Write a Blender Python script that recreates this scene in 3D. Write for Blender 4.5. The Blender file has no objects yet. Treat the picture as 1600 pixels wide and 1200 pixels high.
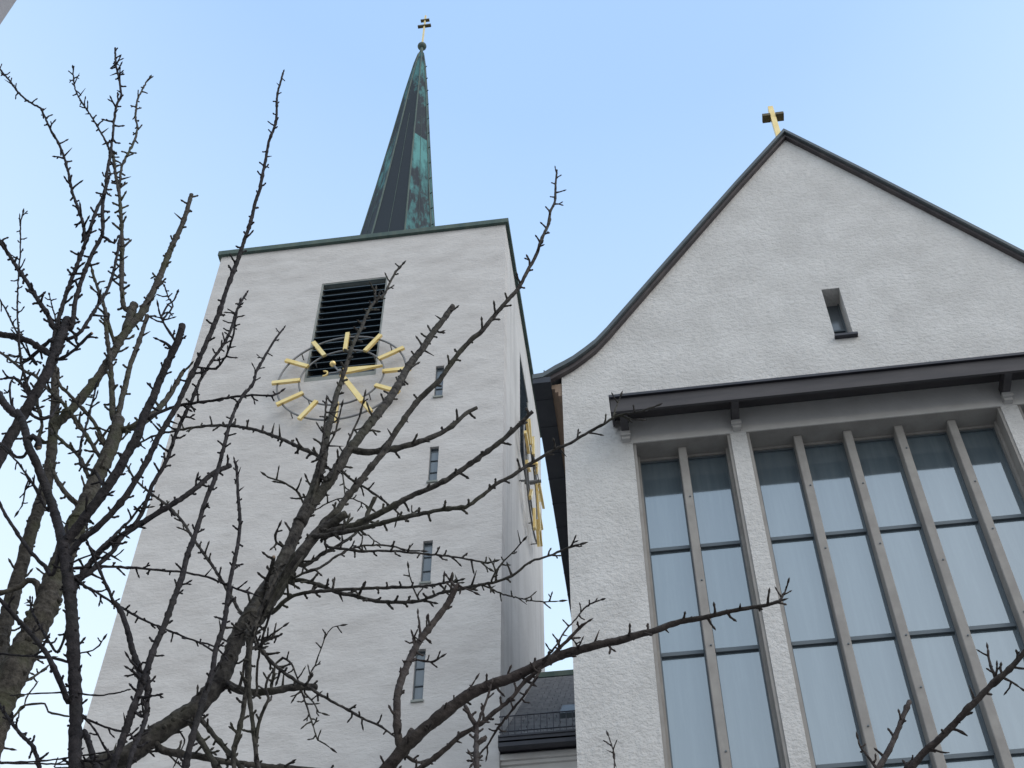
import bpy, bmesh, math, random
from mathutils import Vector, Matrix
from mathutils.geometry import tessellate_polygon
S = bpy.context.scene
C = S.collection
EYE = 1.6                                   # camera height above the ground
# ---------------------------------------------------------------- camera
FPX, CX, CY = 2175.0, 800.0, 600.0
pit, yaw, rol = math.radians(51.0), math.radians(-7.97), math.radians(.205)
FW = Vector((math.sin(yaw)*math.cos(pit), math.cos(yaw)*math.cos(pit), math.sin(pit)))
RT = Vector((math.cos(yaw), -math.sin(yaw), 0)); UP = RT.cross(FW)
RR = RT*math.cos(rol)+UP*math.sin(rol); UU = -RT*math.sin(rol)+UP*math.cos(rol)
cam = bpy.data.cameras.new('camera'); co = bpy.data.objects.new('camera', cam); C.objects.link(co)
M = Matrix((RR, UU, -FW)).transposed().to_4x4(); M.translation = Vector((0, 0, EYE))
co.matrix_world = M
cam.sensor_width = 36; cam.lens = FPX/1600*36; cam.clip_start = .05; cam.clip_end = 4000
S.camera = co
# ---------------------------------------------------------------- sky, sun, exposure
SUN_EL, SUN_AZ = math.radians(42), math.radians(128)      # azimuth clockwise from +Y
w = bpy.data.worlds.new('World'); S.world = w; w.use_nodes = True
nt = w.node_tree; nt.nodes.clear()
def wn(t, **k):
    n = nt.nodes.new(t)
    for a, b in k.items(): setattr(n, a, b)
    return n
sky = wn('ShaderNodeTexSky', sky_type='NISHITA', sun_disc=False)
sky.sun_elevation = SUN_EL; sky.sun_rotation = SUN_AZ
sky.air_density = 1.0; sky.dust_density = 2.5; sky.ozone_density = 1.5
b1 = wn('ShaderNodeBackground'); b1.inputs['Strength'].default_value = .055
nt.links.new(sky.outputs[0], b1.inputs[0])
geo = wn('ShaderNodeTexCoord'); sep = wn('ShaderNodeSeparateXYZ'); nt.links.new(geo.outputs['Generated'], sep.inputs[0])
rmp = wn('ShaderNodeValToRGB')               # thin winter haze, whiter low down and off to the sides
def wm(op, a, b=None):
    n = wn('ShaderNodeMath', operation=op)
    for i_, x_ in enumerate((a, b)):
        if x_ is None: continue
        if isinstance(x_, (int, float)): n.inputs[i_].default_value = x_
        else: nt.links.new(x_, n.inputs[i_])
    return n.outputs[0]
nt.links.new(wm('SUBTRACT', sep.outputs['Z'], wm('MULTIPLY', wm('MULTIPLY', sep.outputs['X'], sep.outputs['X']), .5)), rmp.inputs[0])
e = rmp.color_ramp.elements
e[0].position = .02; e[0].color = (.72, .74, .74, 1)
e[1].position = 1; e[1].color = (.34, .54, .90, 1)
for p, c in ((.35, (.80, .87, .92, 1)), (.52, (.74, .87, .97, 1)), (.66, (.62, .79, .95, 1)), (.77, (.51, .70, .92, 1)), (.88, (.375, .575, .90, 1))):
    q = e.new(p); q.color = c
nz = wn('ShaderNodeTexNoise'); nz.inputs['Scale'].default_value = 1.6; nz.inputs['Detail'].default_value = 3
nt.links.new(geo.outputs['Generated'], nz.inputs['Vector'])
mr = wn('ShaderNodeMapRange'); mr.inputs[1].default_value = .3; mr.inputs[2].default_value = .7; mr.inputs[3].default_value = .96; mr.inputs[4].default_value = 1.05
nt.links.new(nz.outputs['Fac'], mr.inputs[0])
b2 = wn('ShaderNodeBackground'); nt.links.new(rmp.outputs[0], b2.inputs[0]); nt.links.new(mr.outputs[0], b2.inputs[1])
sdot = wn('ShaderNodeVectorMath', operation='DOT_PRODUCT'); nt.links.new(geo.outputs['Generated'], sdot.inputs[0])
sdot.inputs[1].default_value = (math.sin(SUN_AZ)*math.cos(SUN_EL), math.cos(SUN_AZ)*math.cos(SUN_EL), math.sin(SUN_EL))
b3 = wn('ShaderNodeBackground'); b3.inputs[0].default_value = (1, .96, .90, 1)     # haze glow round the sun, added out of view to brighten the tower's side
nt.links.new(wm('MULTIPLY', wm('POWER', wm('MAXIMUM', sdot.outputs['Value'], 0.0), 5.0), .40), b3.inputs[1])
ad0 = wn('ShaderNodeAddShader'); nt.links.new(b3.outputs[0], ad0.inputs[0]); nt.links.new(b2.outputs[0], ad0.inputs[1])
ad = wn('ShaderNodeAddShader'); nt.links.new(b1.outputs[0], ad.inputs[0]); nt.links.new(ad0.outputs[0], ad.inputs[1])
out = wn('ShaderNodeOutputWorld'); nt.links.new(ad.outputs[0], out.inputs[0])
sd = bpy.data.lights.new('sun', 'SUN'); sd.energy = .5; sd.angle = math.radians(28); sd.color = (1, .95, .88)
so = bpy.data.objects.new('sun', sd); C.objects.link(so)
sdir = Vector((math.sin(SUN_AZ)*math.cos(SUN_EL), math.cos(SUN_AZ)*math.cos(SUN_EL), math.sin(SUN_EL)))
so.rotation_euler = sdir.to_track_quat('Z', 'Y').to_euler(); so.location = (0, -20, 40)
vs = S.view_settings; vs.view_transform = 'Standard'; vs.look = 'None'; vs.exposure = .07; vs.gamma = 1
S.cycles.max_bounces = 6

# ---------------------------------------------------------------- materials
def mat(name, base, rough=.8, metal=0, spec=.3, var=None, vscale=2.0, vstretch=(1, 1, 1), bump=(), streak=None):
    """var: second colour mixed in by noise; bump: (scale, strength, distance, detail, stretch) layers"""
    m = bpy.data.materials.new(name); m.use_nodes = True; t = m.node_tree; N = t.nodes; L = t.links
    P = N['Principled BSDF']
    P.inputs['Base Color'].default_value = (*base, 1); P.inputs['Roughness'].default_value = rough
    P.inputs['Metallic'].default_value = metal; P.inputs['Specular IOR Level'].default_value = spec
    tc = N.new('ShaderNodeTexCoord')
    def noise(scale, det, st, rg=.6):
        mp = N.new('ShaderNodeMapping'); mp.inputs['Scale'].default_value = st; L.new(tc.outputs['Object'], mp.inputs[0])
        n = N.new('ShaderNodeTexNoise'); n.inputs['Scale'].default_value = scale; n.inputs['Detail'].default_value = det
        n.inputs['Roughness'].default_value = rg
        L.new(mp.outputs[0], n.inputs['Vector']); return n
    col = None
    if var:
        n = noise(vscale, 5, vstretch)
        r = N.new('ShaderNodeValToRGB'); r.color_ramp.elements[0].position = .35; r.color_ramp.elements[1].position = .65
        r.color_ramp.elements[0].color = (*base, 1); r.color_ramp.elements[1].color = (*var, 1)
        L.new(n.outputs['Fac'], r.inputs[0]); col = r.outputs[0]
    if streak:                               # weather streaks with a shape of their own
        sc, st, amt, scol = streak
        n = noise(sc, 6, st)
        r = N.new('ShaderNodeMapRange'); r.inputs[1].default_value = .50; r.inputs[2].default_value = .75; r.inputs[3].default_value = 0; r.inputs[4].default_value = amt
        L.new(n.outputs['Fac'], r.inputs[0])
        mx = N.new('ShaderNodeMix'); mx.data_type = 'RGBA'
        L.new(r.outputs[0], mx.inputs[0])
        if col: L.new(col, mx.inputs[6])
        else: mx.inputs[6].default_value = (*base, 1)
        mx.inputs[7].default_value = (*scol, 1); col = mx.outputs[2]
    if col: L.new(col, P.inputs['Base Color'])
    prev = None
    for (sc, stg, dist, det, st) in bump:
        n = noise(sc, det, st); b = N.new('ShaderNodeBump'); b.inputs['Strength'].default_value = stg; b.inputs['Distance'].default_value = dist
        L.new(n.outputs['Fac'], b.inputs['Height'])
        if prev: L.new(prev, b.inputs['Normal'])
        prev = b.outputs[0]
    if prev: L.new(prev, P.inputs['Normal'])
    return m
I3 = (1, 1, 1)
m_tower = mat('painted_brick_render', (.495, .475, .458), .92, var=(.575, .557, .54), vscale=.9, vstretch=(1, 1, 2.2),
              bump=((2.2, .35, .04, 8, (1, 1, 2.4)), (8, .7, .03, 7, (1, 1, 2.0))), streak=(1.3, (1.0, 1.0, 2.4), .6, (.41, .393, .378)))
m_side = mat('streaked_render', (.50, .49, .477), .92, var=(.57, .562, .55), vscale=.8, bump=((7, .4, .03, 6, (1, 1, 1.5)),),
             streak=(1.1, (1.6, 1.6, .09), .6, (.31, .305, .30)))
m_nave = mat('coarse_stucco', (.51, .50, .485), .95, var=(.60, .59, .575), vscale=1.3, bump=((4.0, .35, .05, 5, (1, 1, 1.3)), (11, .9, .042, 6, (1, 1, 1.15)), (28, .8, .018, 3, (1, 1, 1))),
             streak=(9, (1, 1, 1.5), .6, (.40, .39, .378)))
m_conc = mat('grey_concrete', (.255, .24, .225), .85, var=(.31, .295, .275), vscale=3, bump=((30, .25, .01, 4, (1, 1, .3)),), streak=(6, (3, 3, .5), .35, (.23, .22, .21)))
m_lint = mat('smooth_plaster', (.54, .525, .505), .9, var=(.59, .575, .555), vscale=3, bump=((14, .3, .02, 5, I3),))
m_corbel = mat('corbel_plaster', (.42, .41, .395), .9, bump=((20, .4, .02, 4, I3),))
m_canopy = mat('canopy_boards', (.052, .050, .054), .75, var=(.075, .07, .073), vscale=2, vstretch=(.4, 2, 2), bump=((6, .2, .01, 4, (.3, 3, 3)),))
m_flash = mat('dark_flashing', (.032, .033, .042), .5, metal=.1, var=(.05, .05, .058), vscale=2)
m_verge = mat('verge_metal', (.075, .09, .098), .5, metal=.1, var=(.10, .115, .12), vscale=1.5)
m_vergeb = mat('verge_board', (.045, .04, .044), .6, var=(.08, .068, .068), vscale=3)
m_gutter = mat('dark_gutter', (.035, .038, .045), .5, metal=.3, var=(.05, .052, .06), vscale=1.2)
m_wood = mat('brown_timber', (.22, .165, .125), .8, var=(.29, .21, .155), vscale=3, bump=((5, .4, .02, 5, (6, .5, 6)),))
m_green = mat('copper_trim', (.055, .088, .08), .7, var=(.09, .12, .10), vscale=1.5, vstretch=(3, 3, 1))
m_gold = mat('gilding', (.80, .57, .20), .34, metal=.5, spec=.5, var=(.86, .66, .30), vscale=3)
m_armshade = mat('shaded_gilding', (.085, .07, .035), .55, metal=.3, var=(.13, .105, .05), vscale=6)  # dark tone paints in the shaded undersides of the cross arms
m_iron = mat('clock_iron', (.19, .19, .19), .55, metal=.4)
m_slat = mat('louvre_slats', (.05, .075, .092), .5, metal=.2, var=(.07, .095, .112), vscale=3, vstretch=(.3, 1, 1))
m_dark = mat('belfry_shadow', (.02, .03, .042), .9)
m_frame = mat('louvre_frame', (.20, .215, .20), .6, var=(.27, .28, .26), vscale=4)
m_bar = mat('glazing_metal', (.11, .13, .145), .5, metal=.3)
m_slate = mat('slate', (.14, .15, .165), .6, var=(.20, .205, .22), vscale=5, bump=((12, .3, .01, 4, I3),), streak=(4, (1, 3, 3), .6, (.07, .075, .085)))
m_ground = mat('paving', (.27, .26, .245), .9, var=(.32, .31, .295), vscale=.5, bump=((10, .3, .01, 4, I3),))
m_house = mat('grey_house_render', (.26, .26, .28), .9, var=(.31, .31, .33), vscale=1.5, bump=((12, .4, .02, 5, I3),))
def glassmat(name, c1, c2, mixf, rough, tint=(.72, .74, .74)):
    m = bpy.data.materials.new(name); m.use_nodes = True; t = m.node_tree; N = t.nodes; L = t.links
    P = N['Principled BSDF']; P.inputs['Roughness'].default_value = .6
    tc = N.new('ShaderNodeTexCoord'); mp = N.new('ShaderNodeMapping'); mp.inputs['Scale'].default_value = (5, 5, .35); L.new(tc.outputs['Object'], mp.inputs[0])
    n = N.new('ShaderNodeTexNoise'); n.inputs['Scale'].default_value = 2.2; n.inputs['Detail'].default_value = 6; L.new(mp.outputs[0], n.inputs['Vector'])
    r = N.new('ShaderNodeValToRGB'); r.color_ramp.elements[0].position = .42; r.color_ramp.elements[1].position = .72
    r.color_ramp.elements[0].color = (*c1, 1); r.color_ramp.elements[1].color = (*c2, 1)
    L.new(n.outputs['Fac'], r.inputs[0]); L.new(r.outputs[0], P.inputs['Base Color'])
    g = N.new('ShaderNodeBsdfGlossy'); g.inputs['Roughness'].default_value = rough; g.inputs['Color'].default_value = (*tint, 1)
    n2 = N.new('ShaderNodeTexNoise'); n2.inputs['Scale'].default_value = .8; L.new(tc.outputs['Object'], n2.inputs['Vector'])
    b = N.new('ShaderNodeBump'); b.inputs['Strength'].default_value = .06; b.inputs['Distance'].default_value = .05; L.new(n2.outputs['Fac'], b.inputs['Height']); L.new(b.outputs[0], g.inputs['Normal'])
    mx = N.new('ShaderNodeMixShader'); mx.inputs[0].default_value = mixf
    L.new(P.outputs[0], mx.inputs[1]); L.new(g.outputs[0], mx.inputs[2]); L.new(mx.outputs[0], N['Material Output'].inputs[0])
    return m
m_glass = glassmat('window_glass', (.085, .12, .145), (.115, .155, .18), .34, .055, (.56, .60, .62))
m_glass2 = glassmat('dark_glass', (.07, .085, .10), (.095, .115, .135), .11, .15)
# patinated copper with dark sheets
def coppermat():
    m = bpy.data.materials.new('patinated_copper'); m.use_nodes = True; t = m.node_tree; N = t.nodes; L = t.links
    P = N['Principled BSDF']; P.inputs['Roughness'].default_value = .75; P.inputs['Specular IOR Level'].default_value = .2
    at = N.new('ShaderNodeAttribute'); at.attribute_name = 'patina'
    tc = N.new('ShaderNodeTexCoord'); mp = N.new('ShaderNodeMapping'); mp.inputs['Scale'].default_value = (1.6, 1.6, .45); L.new(tc.outputs['Object'], mp.inputs[0])
    n = N.new('ShaderNodeTexNoise'); n.inputs['Scale'].default_value = 1.9; n.inputs['Detail'].default_value = 9; n.inputs['Roughness'].default_value = .65; L.new(mp.outputs[0], n.inputs['Vector'])
    a = N.new('ShaderNodeMath'); a.operation = 'MULTIPLY_ADD'; a.inputs[1].default_value = 1.9; a.inputs[2].default_value = -.95; L.new(n.outputs['Fac'], a.inputs[0])
    s = N.new('ShaderNodeMath'); s.operation = 'ADD'; L.new(at.outputs['Fac'], s.inputs[0]); L.new(a.outputs[0], s.inputs[1])
    r = N.new('ShaderNodeValToRGB'); el = r.color_ramp.elements
    el[0].position = .36; el[0].color = (.024, .032, .040, 1); el[1].position = .95; el[1].color = (.095, .27, .265, 1)
    q = el.new(.48); q.color = (.035, .05, .056, 1); q = el.new(.56); q.color = (.045, .115, .12, 1)
    L.new(s.outputs[0], r.inputs[0]); L.new(r.outputs[0], P.inputs['Base Color'])
    b = N.new('ShaderNodeBump'); b.inputs['Strength'].default_value = .4; b.inputs['Distance'].default_value = .03; L.new(n.outputs['Fac'], b.inputs['Height']); L.new(b.outputs[0], P.inputs['Normal'])
    return m
m_copper = coppermat()
def barkmat(name, dark, mid, moss, mossamt):
    m = bpy.data.materials.new(name); m.use_nodes = True; t = m.node_tree; N = t.nodes; L = t.links
    P = N['Principled BSDF']; P.inputs['Roughness'].default_value = .85; P.inputs['Specular IOR Level'].default_value = .25
    tc = N.new('ShaderNodeTexCoord')
    n = N.new('ShaderNodeTexNoise'); n.inputs['Scale'].default_value = 28; n.inputs['Detail'].default_value = 8; n.inputs['Roughness'].default_value = .7; L.new(tc.outputs['Object'], n.inputs['Vector'])
    r = N.new('ShaderNodeValToRGB'); r.color_ramp.elements[0].position = .38; r.color_ramp.elements[1].position = .66
    r.color_ramp.elements[0].color = (*dark, 1); r.color_ramp.elements[1].color = (*mid, 1); L.new(n.outputs['Fac'], r.inputs[0])
    n2 = N.new('ShaderNodeTexNoise'); n2.inputs['Scale'].default_value = 5; n2.inputs['Detail'].default_value = 6; L.new(tc.outputs['Object'], n2.inputs['Vector'])
    mr = N.new('ShaderNodeMapRange'); mr.inputs[1].default_value = .48; mr.inputs[2].default_value = .66; mr.inputs[4].default_value = mossamt; L.new(n2.outputs['Fac'], mr.inputs[0])
    mx = N.new('ShaderNodeMix'); mx.data_type = 'RGBA'; L.new(mr.outputs[0], mx.inputs[0]); L.new(r.outputs[0], mx.inputs[6]); mx.inputs[7].default_value = (*moss, 1)
    L.new(mx.outputs[2], P.inputs['Base Color'])
    v = N.new('ShaderNodeTexVoronoi'); v.inputs['Scale'].default_value = 45; L.new(tc.outputs['Object'], v.inputs['Vector'])
    b = N.new('ShaderNodeBump'); b.inputs['Strength'].default_value = .8; b.inputs['Distance'].default_value = .012; L.new(n.outputs['Fac'], b.inputs['Height'])
    b2_ = N.new('ShaderNodeBump'); b2_.inputs['Strength'].default_value = .45; b2_.inputs['Distance'].default_value = .01; L.new(v.outputs['Distance'], b2_.inputs['Height']); L.new(b.outputs[0], b2_.inputs['Normal'])
    L.new(b2_.outputs[0], P.inputs['Normal'])
    return m
m_bark_moss = barkmat('mossy_bark', (.026, .023, .020), (.085, .077, .065), (.055, .06, .032), .7)
m_bark_grey = barkmat('grey_brown_bark', (.018, .016, .016), (.085, .078, .070), (.065, .066, .042), .4)
m_bark_dark = barkmat('dark_bark', (.010, .009, .011), (.040, .035, .037), (.032, .033, .027), .25)
m_bark_red = barkmat('smooth_brown_bark', (.025, .019, .018), (.075, .062, .057), (.055, .052, .042), .3)
m_cut = mat('cut_wood', (.33, .24, .17), .8, var=(.22, .17, .13), vscale=40)

# ---------------------------------------------------------------- builders (coordinates are measured from the eye)
def tag(o, label=None, cat=None, group=None, kind=None):
    if label: o['label'] = label
    if cat: o['category'] = cat
    if group: o['group'] = group
    if kind: o['kind'] = kind
    return o
def thing(name, base, label, cat, group=None):
    o = bpy.data.objects.new(name, None); C.objects.link(o)
    o.location = Vector(base)+Vector((0, 0, EYE)); o.empty_display_size = .3
    return tag(o, label, cat, group)
def obj(name, bm, m, parent=None, smooth=False):
    root = parent
    while root is not None and root.parent is not None: root = root.parent
    off = Vector((0, 0, EYE)) - (root.location if root is not None else Vector())
    bmesh.ops.translate(bm, verts=bm.verts, vec=off)
    me = bpy.data.meshes.new(name); bm.to_mesh(me); bm.free()
    me.materials.append(m) if not isinstance(m, (list, tuple)) else [me.materials.append(x) for x in m]
    if smooth:
        for p in me.polygons: p.use_smooth = True
    o = bpy.data.objects.new(name, me); C.objects.link(o)
    if parent is not None: o.parent = parent
    return o
def box(bm, x0, x1, y0, y1, z0, z1, mi=0):
    vs_ = [bm.verts.new((x, y, z)) for x in (x0, x1) for y in (y0, y1) for z in (z0, z1)]
    for f in ((0, 1, 3, 2), (4, 6, 7, 5), (0, 4, 5, 1), (2, 3, 7, 6), (0, 2, 6, 4), (1, 5, 7, 3)):
        bm.faces.new([vs_[i] for i in f]).material_index = mi
def hexa(bm, p):                             # 8 points: bottom loop 0-3, top loop 4-7
    v = [bm.verts.new(q) for q in p]
    for f in ((3, 2, 1, 0), (4, 5, 6, 7), (0, 1, 5, 4), (1, 2, 6, 5), (2, 3, 7, 6), (3, 0, 4, 7)):
        bm.faces.new([v[i] for i in f])
def B(*a):
    bm = bmesh.new(); box(bm, *a); return bm
def boxes(lst):
    bm = bmesh.new()
    for a in lst: box(bm, *a)
    return bm
def slab(outer, holes, c0, c1, axis='y'):
    """wall with real openings: polygons in (u, z), between c0 and c1 along axis"""
    bm = bmesh.new()
    loops = [[Vector((p[0], p[1], 0)) for p in L_] for L_ in [outer]+holes]
    tris = tessellate_polygon(loops)
    flat = [p for L_ in loops for p in L_]
    P3 = (lambda u, z, c: (u, c, z)) if axis == 'y' else (lambda u, z, c: (c, u, z))
    A_ = [bm.verts.new(P3(p.x, p.y, c0)) for p in flat]; Bv = [bm.verts.new(P3(p.x, p.y, c1)) for p in flat]
    for t in tris:
        bm.faces.new([A_[i] for i in t]); bm.faces.new([Bv[i] for i in reversed(t)])
    k = 0
    for L_ in loops:
        n = len(L_)
        for i in range(n):
            j = (i+1) % n; bm.faces.new([A_[k+i], A_[k+j], Bv[k+j], Bv[k+i]])
        k += n
    bmesh.ops.recalc_face_normals(bm, faces=bm.faces)
    return bm
def rect(x0, x1, z0, z1): return [(x0, z0), (x1, z0), (x1, z1), (x0, z1)]
def sweep(bm, pts, rads, n=8, cap=True, rnd=None, mi=0, capmi=None):
    rings = []; T0 = None; up = None
    for i, p in enumerate(pts):
        t = (pts[min(i+1, len(pts)-1)]-pts[max(i-1, 0)])
        t = t.normalized() if t.length > 1e-9 else (T0 or Vector((0, 0, 1)))
        if up is None:
            up = t.orthogonal().normalized()
        else:
            up = (up - t*up.dot(t))
            up = up.normalized() if up.length > 1e-6 else t.orthogonal().normalized()
        T0 = t; s = t.cross(up)
        r = rads[i]; ring = []
        for k in range(n):
            a = 2*math.pi*k/n; rr = r*(1+(rnd.uniform(-.10, .10) if rnd else 0))
            ring.append(bm.verts.new(p+(up*math.cos(a)+s*math.sin(a))*rr))
        rings.append(ring)
    for a, b in zip(rings, rings[1:]):
        for k in range(n):
            bm.faces.new([a[k], a[(k+1) % n], b[(k+1) % n], b[k]]).material_index = mi
    if cap:
        bm.faces.new(rings[0][::-1]).material_index = mi
        bm.faces.new(rings[-1]).material_index = mi if capmi is None else capmi
def tubeb(pts, r, n=8, closed=False):
    bm = bmesh.new(); pts = [Vector(p) for p in pts]
    sweep(bm, pts, [r]*len(pts), n, cap=not closed); return bm
def torus(bm, c, R, r, axis='y', n=96, m=6, h=None):
    vv = []
    for i in range(n):
        a = 2*math.pi*i/n
        for k in range(m):
            b = 2*math.pi*k/m; q = R+r*math.cos(b); y = r*math.sin(b)
            p = (q*math.cos(a), y, q*math.sin(a)) if axis == 'y' else (y, q*math.cos(a), q*math.sin(a))
            vv.append(bm.verts.new((c[0]+p[0], c[1]+p[1], c[2]+p[2])))
    for i in range(n):
        for k in range(m):
            bm.faces.new([vv[i*m+k], vv[((i+1) % n)*m+k], vv[((i+1) % n)*m+(k+1) % m], vv[i*m+(k+1) % m]])
def ball(bm, c, r, seg=16):
    bmesh.ops.create_uvsphere(bm, u_segments=seg, v_segments=seg//2+2, radius=r, matrix=Matrix.Translation(c))
def at(u, v, Y):
    d = FW+RR*(u-CX)/FPX-UU*(v-CY)/FPX
    return d*(Y/d.y)
def bevel(bm, w_=.01):
    bmesh.ops.bevel(bm, geom=list(bm.edges), offset=w_, segments=1, affect='EDGES', clamp_overlap=True)
    return bm
GZ = -EYE
random.seed(7)

# ---------------------------------------------------------------- ground
gb = bmesh.new(); R_ = 1500
v = [gb.verts.new(p) for p in ((-R_, -R_, GZ), (R_, -R_, GZ), (R_, R_, GZ), (-R_, R_, GZ))]; gb.faces.new(v)
tag(obj('ground', gb, m_ground), kind='structure')

# ---------------------------------------------------------------- church tower
TX0, TX1, TY0, TY1, TZ = -11.92, -3.295, 22.0, 30.35, 35.0
TXC, TYC = -7.615, 26.18
tower = thing('church_tower', (TXC, TYC, GZ), 'tall square white rendered clock tower with a green copper spire and gilded dials', 'church tower')
slits = [(-5.085, -4.865, a, b) for a, b in ((27.23, 28.50), (24.08, 25.33), (20.86, 22.14), (17.66, 19.0), (14.4, 15.8), (11.2, 12.6))]
LZ0, LZ1 = 28.42, 32.93
front = slab(rect(TX0, TX1, GZ, TZ), [rect(-8.61, -6.68, LZ0, LZ1)]+[rect(*s) for s in slits], TY0, TY0+.5)
wall_t = obj('wall', front, m_tower, tower)
bm = slab(rect(TY0+.5, TY1, GZ, TZ), [rect(TYC-1.0, TYC+1.0, LZ0, LZ1)], TX1, TX1-.5, 'x'); obj('side_wall', bm, m_side, tower)
obj('rear_wall', B(TX0+.5, TX1-.5, TY1-.5, TY1, GZ, TZ), m_side, tower)
obj('side_wall', B(TX0, TX0+.5, TY0+.5, TY1, GZ, TZ), m_side, tower)
obj('roof', B(TX0, TX1, TY0, TY1, TZ, TZ+.12), m_green, tower)
tr = bmesh.new(); o_ = .10
box(tr, TX0-o_, TX1+o_, TY0-o_, TY0+.002, TZ-.04, TZ+.16)
box(tr, TX0-o_, TX1+o_, TY1-.002, TY1+o_, TZ-.04, TZ+.16)
box(tr, TX0-o_, TX0+.002, TY0+.002, TY1-.002, TZ-.04, TZ+.16); box(tr, TX1-.002, TX1+o_, TY0+.002, TY1-.002, TZ-.04, TZ+.16)
obj('roof_edge', tr, m_green, tower)
def louvre(side):
    N_ = 15
    if side == 'front':
        x0, x1, y = -8.61, -6.68, TY0
        bx = lambda a, b, c, d, e, f: (a, b, y+c, y+d, e, f)
    else:
        x0, x1, y = TYC-1.0, TYC+1.0, TX1
        bx = lambda a, b, c, d, e, f: (y-d, y-c, a, b, e, f)
    f = obj('belfry_louvre', boxes([bx(x0, x0+.05, .015, .5, LZ0, LZ1), bx(x1-.05, x1, .015, .5, LZ0, LZ1), bx(x0+.05, x1-.05, .015, .5, LZ1-.05, LZ1)]), m_frame, tower)
    s = bmesh.new()
    zs = [LZ0+.24+(LZ1-LZ0-.27)*(i+.5)/N_ for i in range(N_)]+[LZ1+.08]
    for z in zs:
        a = bx(x0+.05, x1-.05, .03, .33, 0, 0)
        if side == 'front':
            hexa(s, [(a[0], a[2], z-.15), (a[1], a[2], z-.15), (a[1], a[3], z+.11), (a[0], a[3], z+.11), (a[0], a[2], z-.12), (a[1], a[2], z-.12), (a[1], a[3], z+.14), (a[0], a[3], z+.14)])
        else:
            hexa(s, [(a[1], a[2], z-.15), (a[1], a[3], z-.15), (a[0], a[3], z+.11), (a[0], a[2], z+.11), (a[1], a[2], z-.12), (a[1], a[3], z-.12), (a[0], a[3], z+.14), (a[0], a[2], z+.14)])
    obj('slats', s, m_slat, f)
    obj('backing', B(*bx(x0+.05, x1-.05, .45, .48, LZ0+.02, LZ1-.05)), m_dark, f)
    obj('sill', B(*bx(x0+.05, x1-.05, .02, .42, LZ0, LZ0+.20)), m_frame, f)
louvre('front'); louvre('side')
for (x0, x1, z0, z1) in slits:
    wdw = obj('slit_window', boxes([(x0, x0+.022, TY0+.07, TY0+.12, z0, z1), (x1-.022, x1, TY0+.07, TY0+.12, z0, z1), (x0+.022, x1-.022, TY0+.07, TY0+.12, z1-.03, z1)] +
                                   [(x0+.022, x1-.022, TY0+.075, TY0+.115, z0+(z1-z0)*k/3-.012, z0+(z1-z0)*k/3+.012) for k in (1, 2)]), m_bar, tower)
    obj('pane', B(x0+.01, x1-.01, TY0+.10, TY0+.13, z0, z1), m_glass2, wdw)
    obj('sill', B(x0-.02, x1+.02, TY0-.04, TY0+.07, z0-.04, z0+.012), m_frame, wdw)
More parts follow.
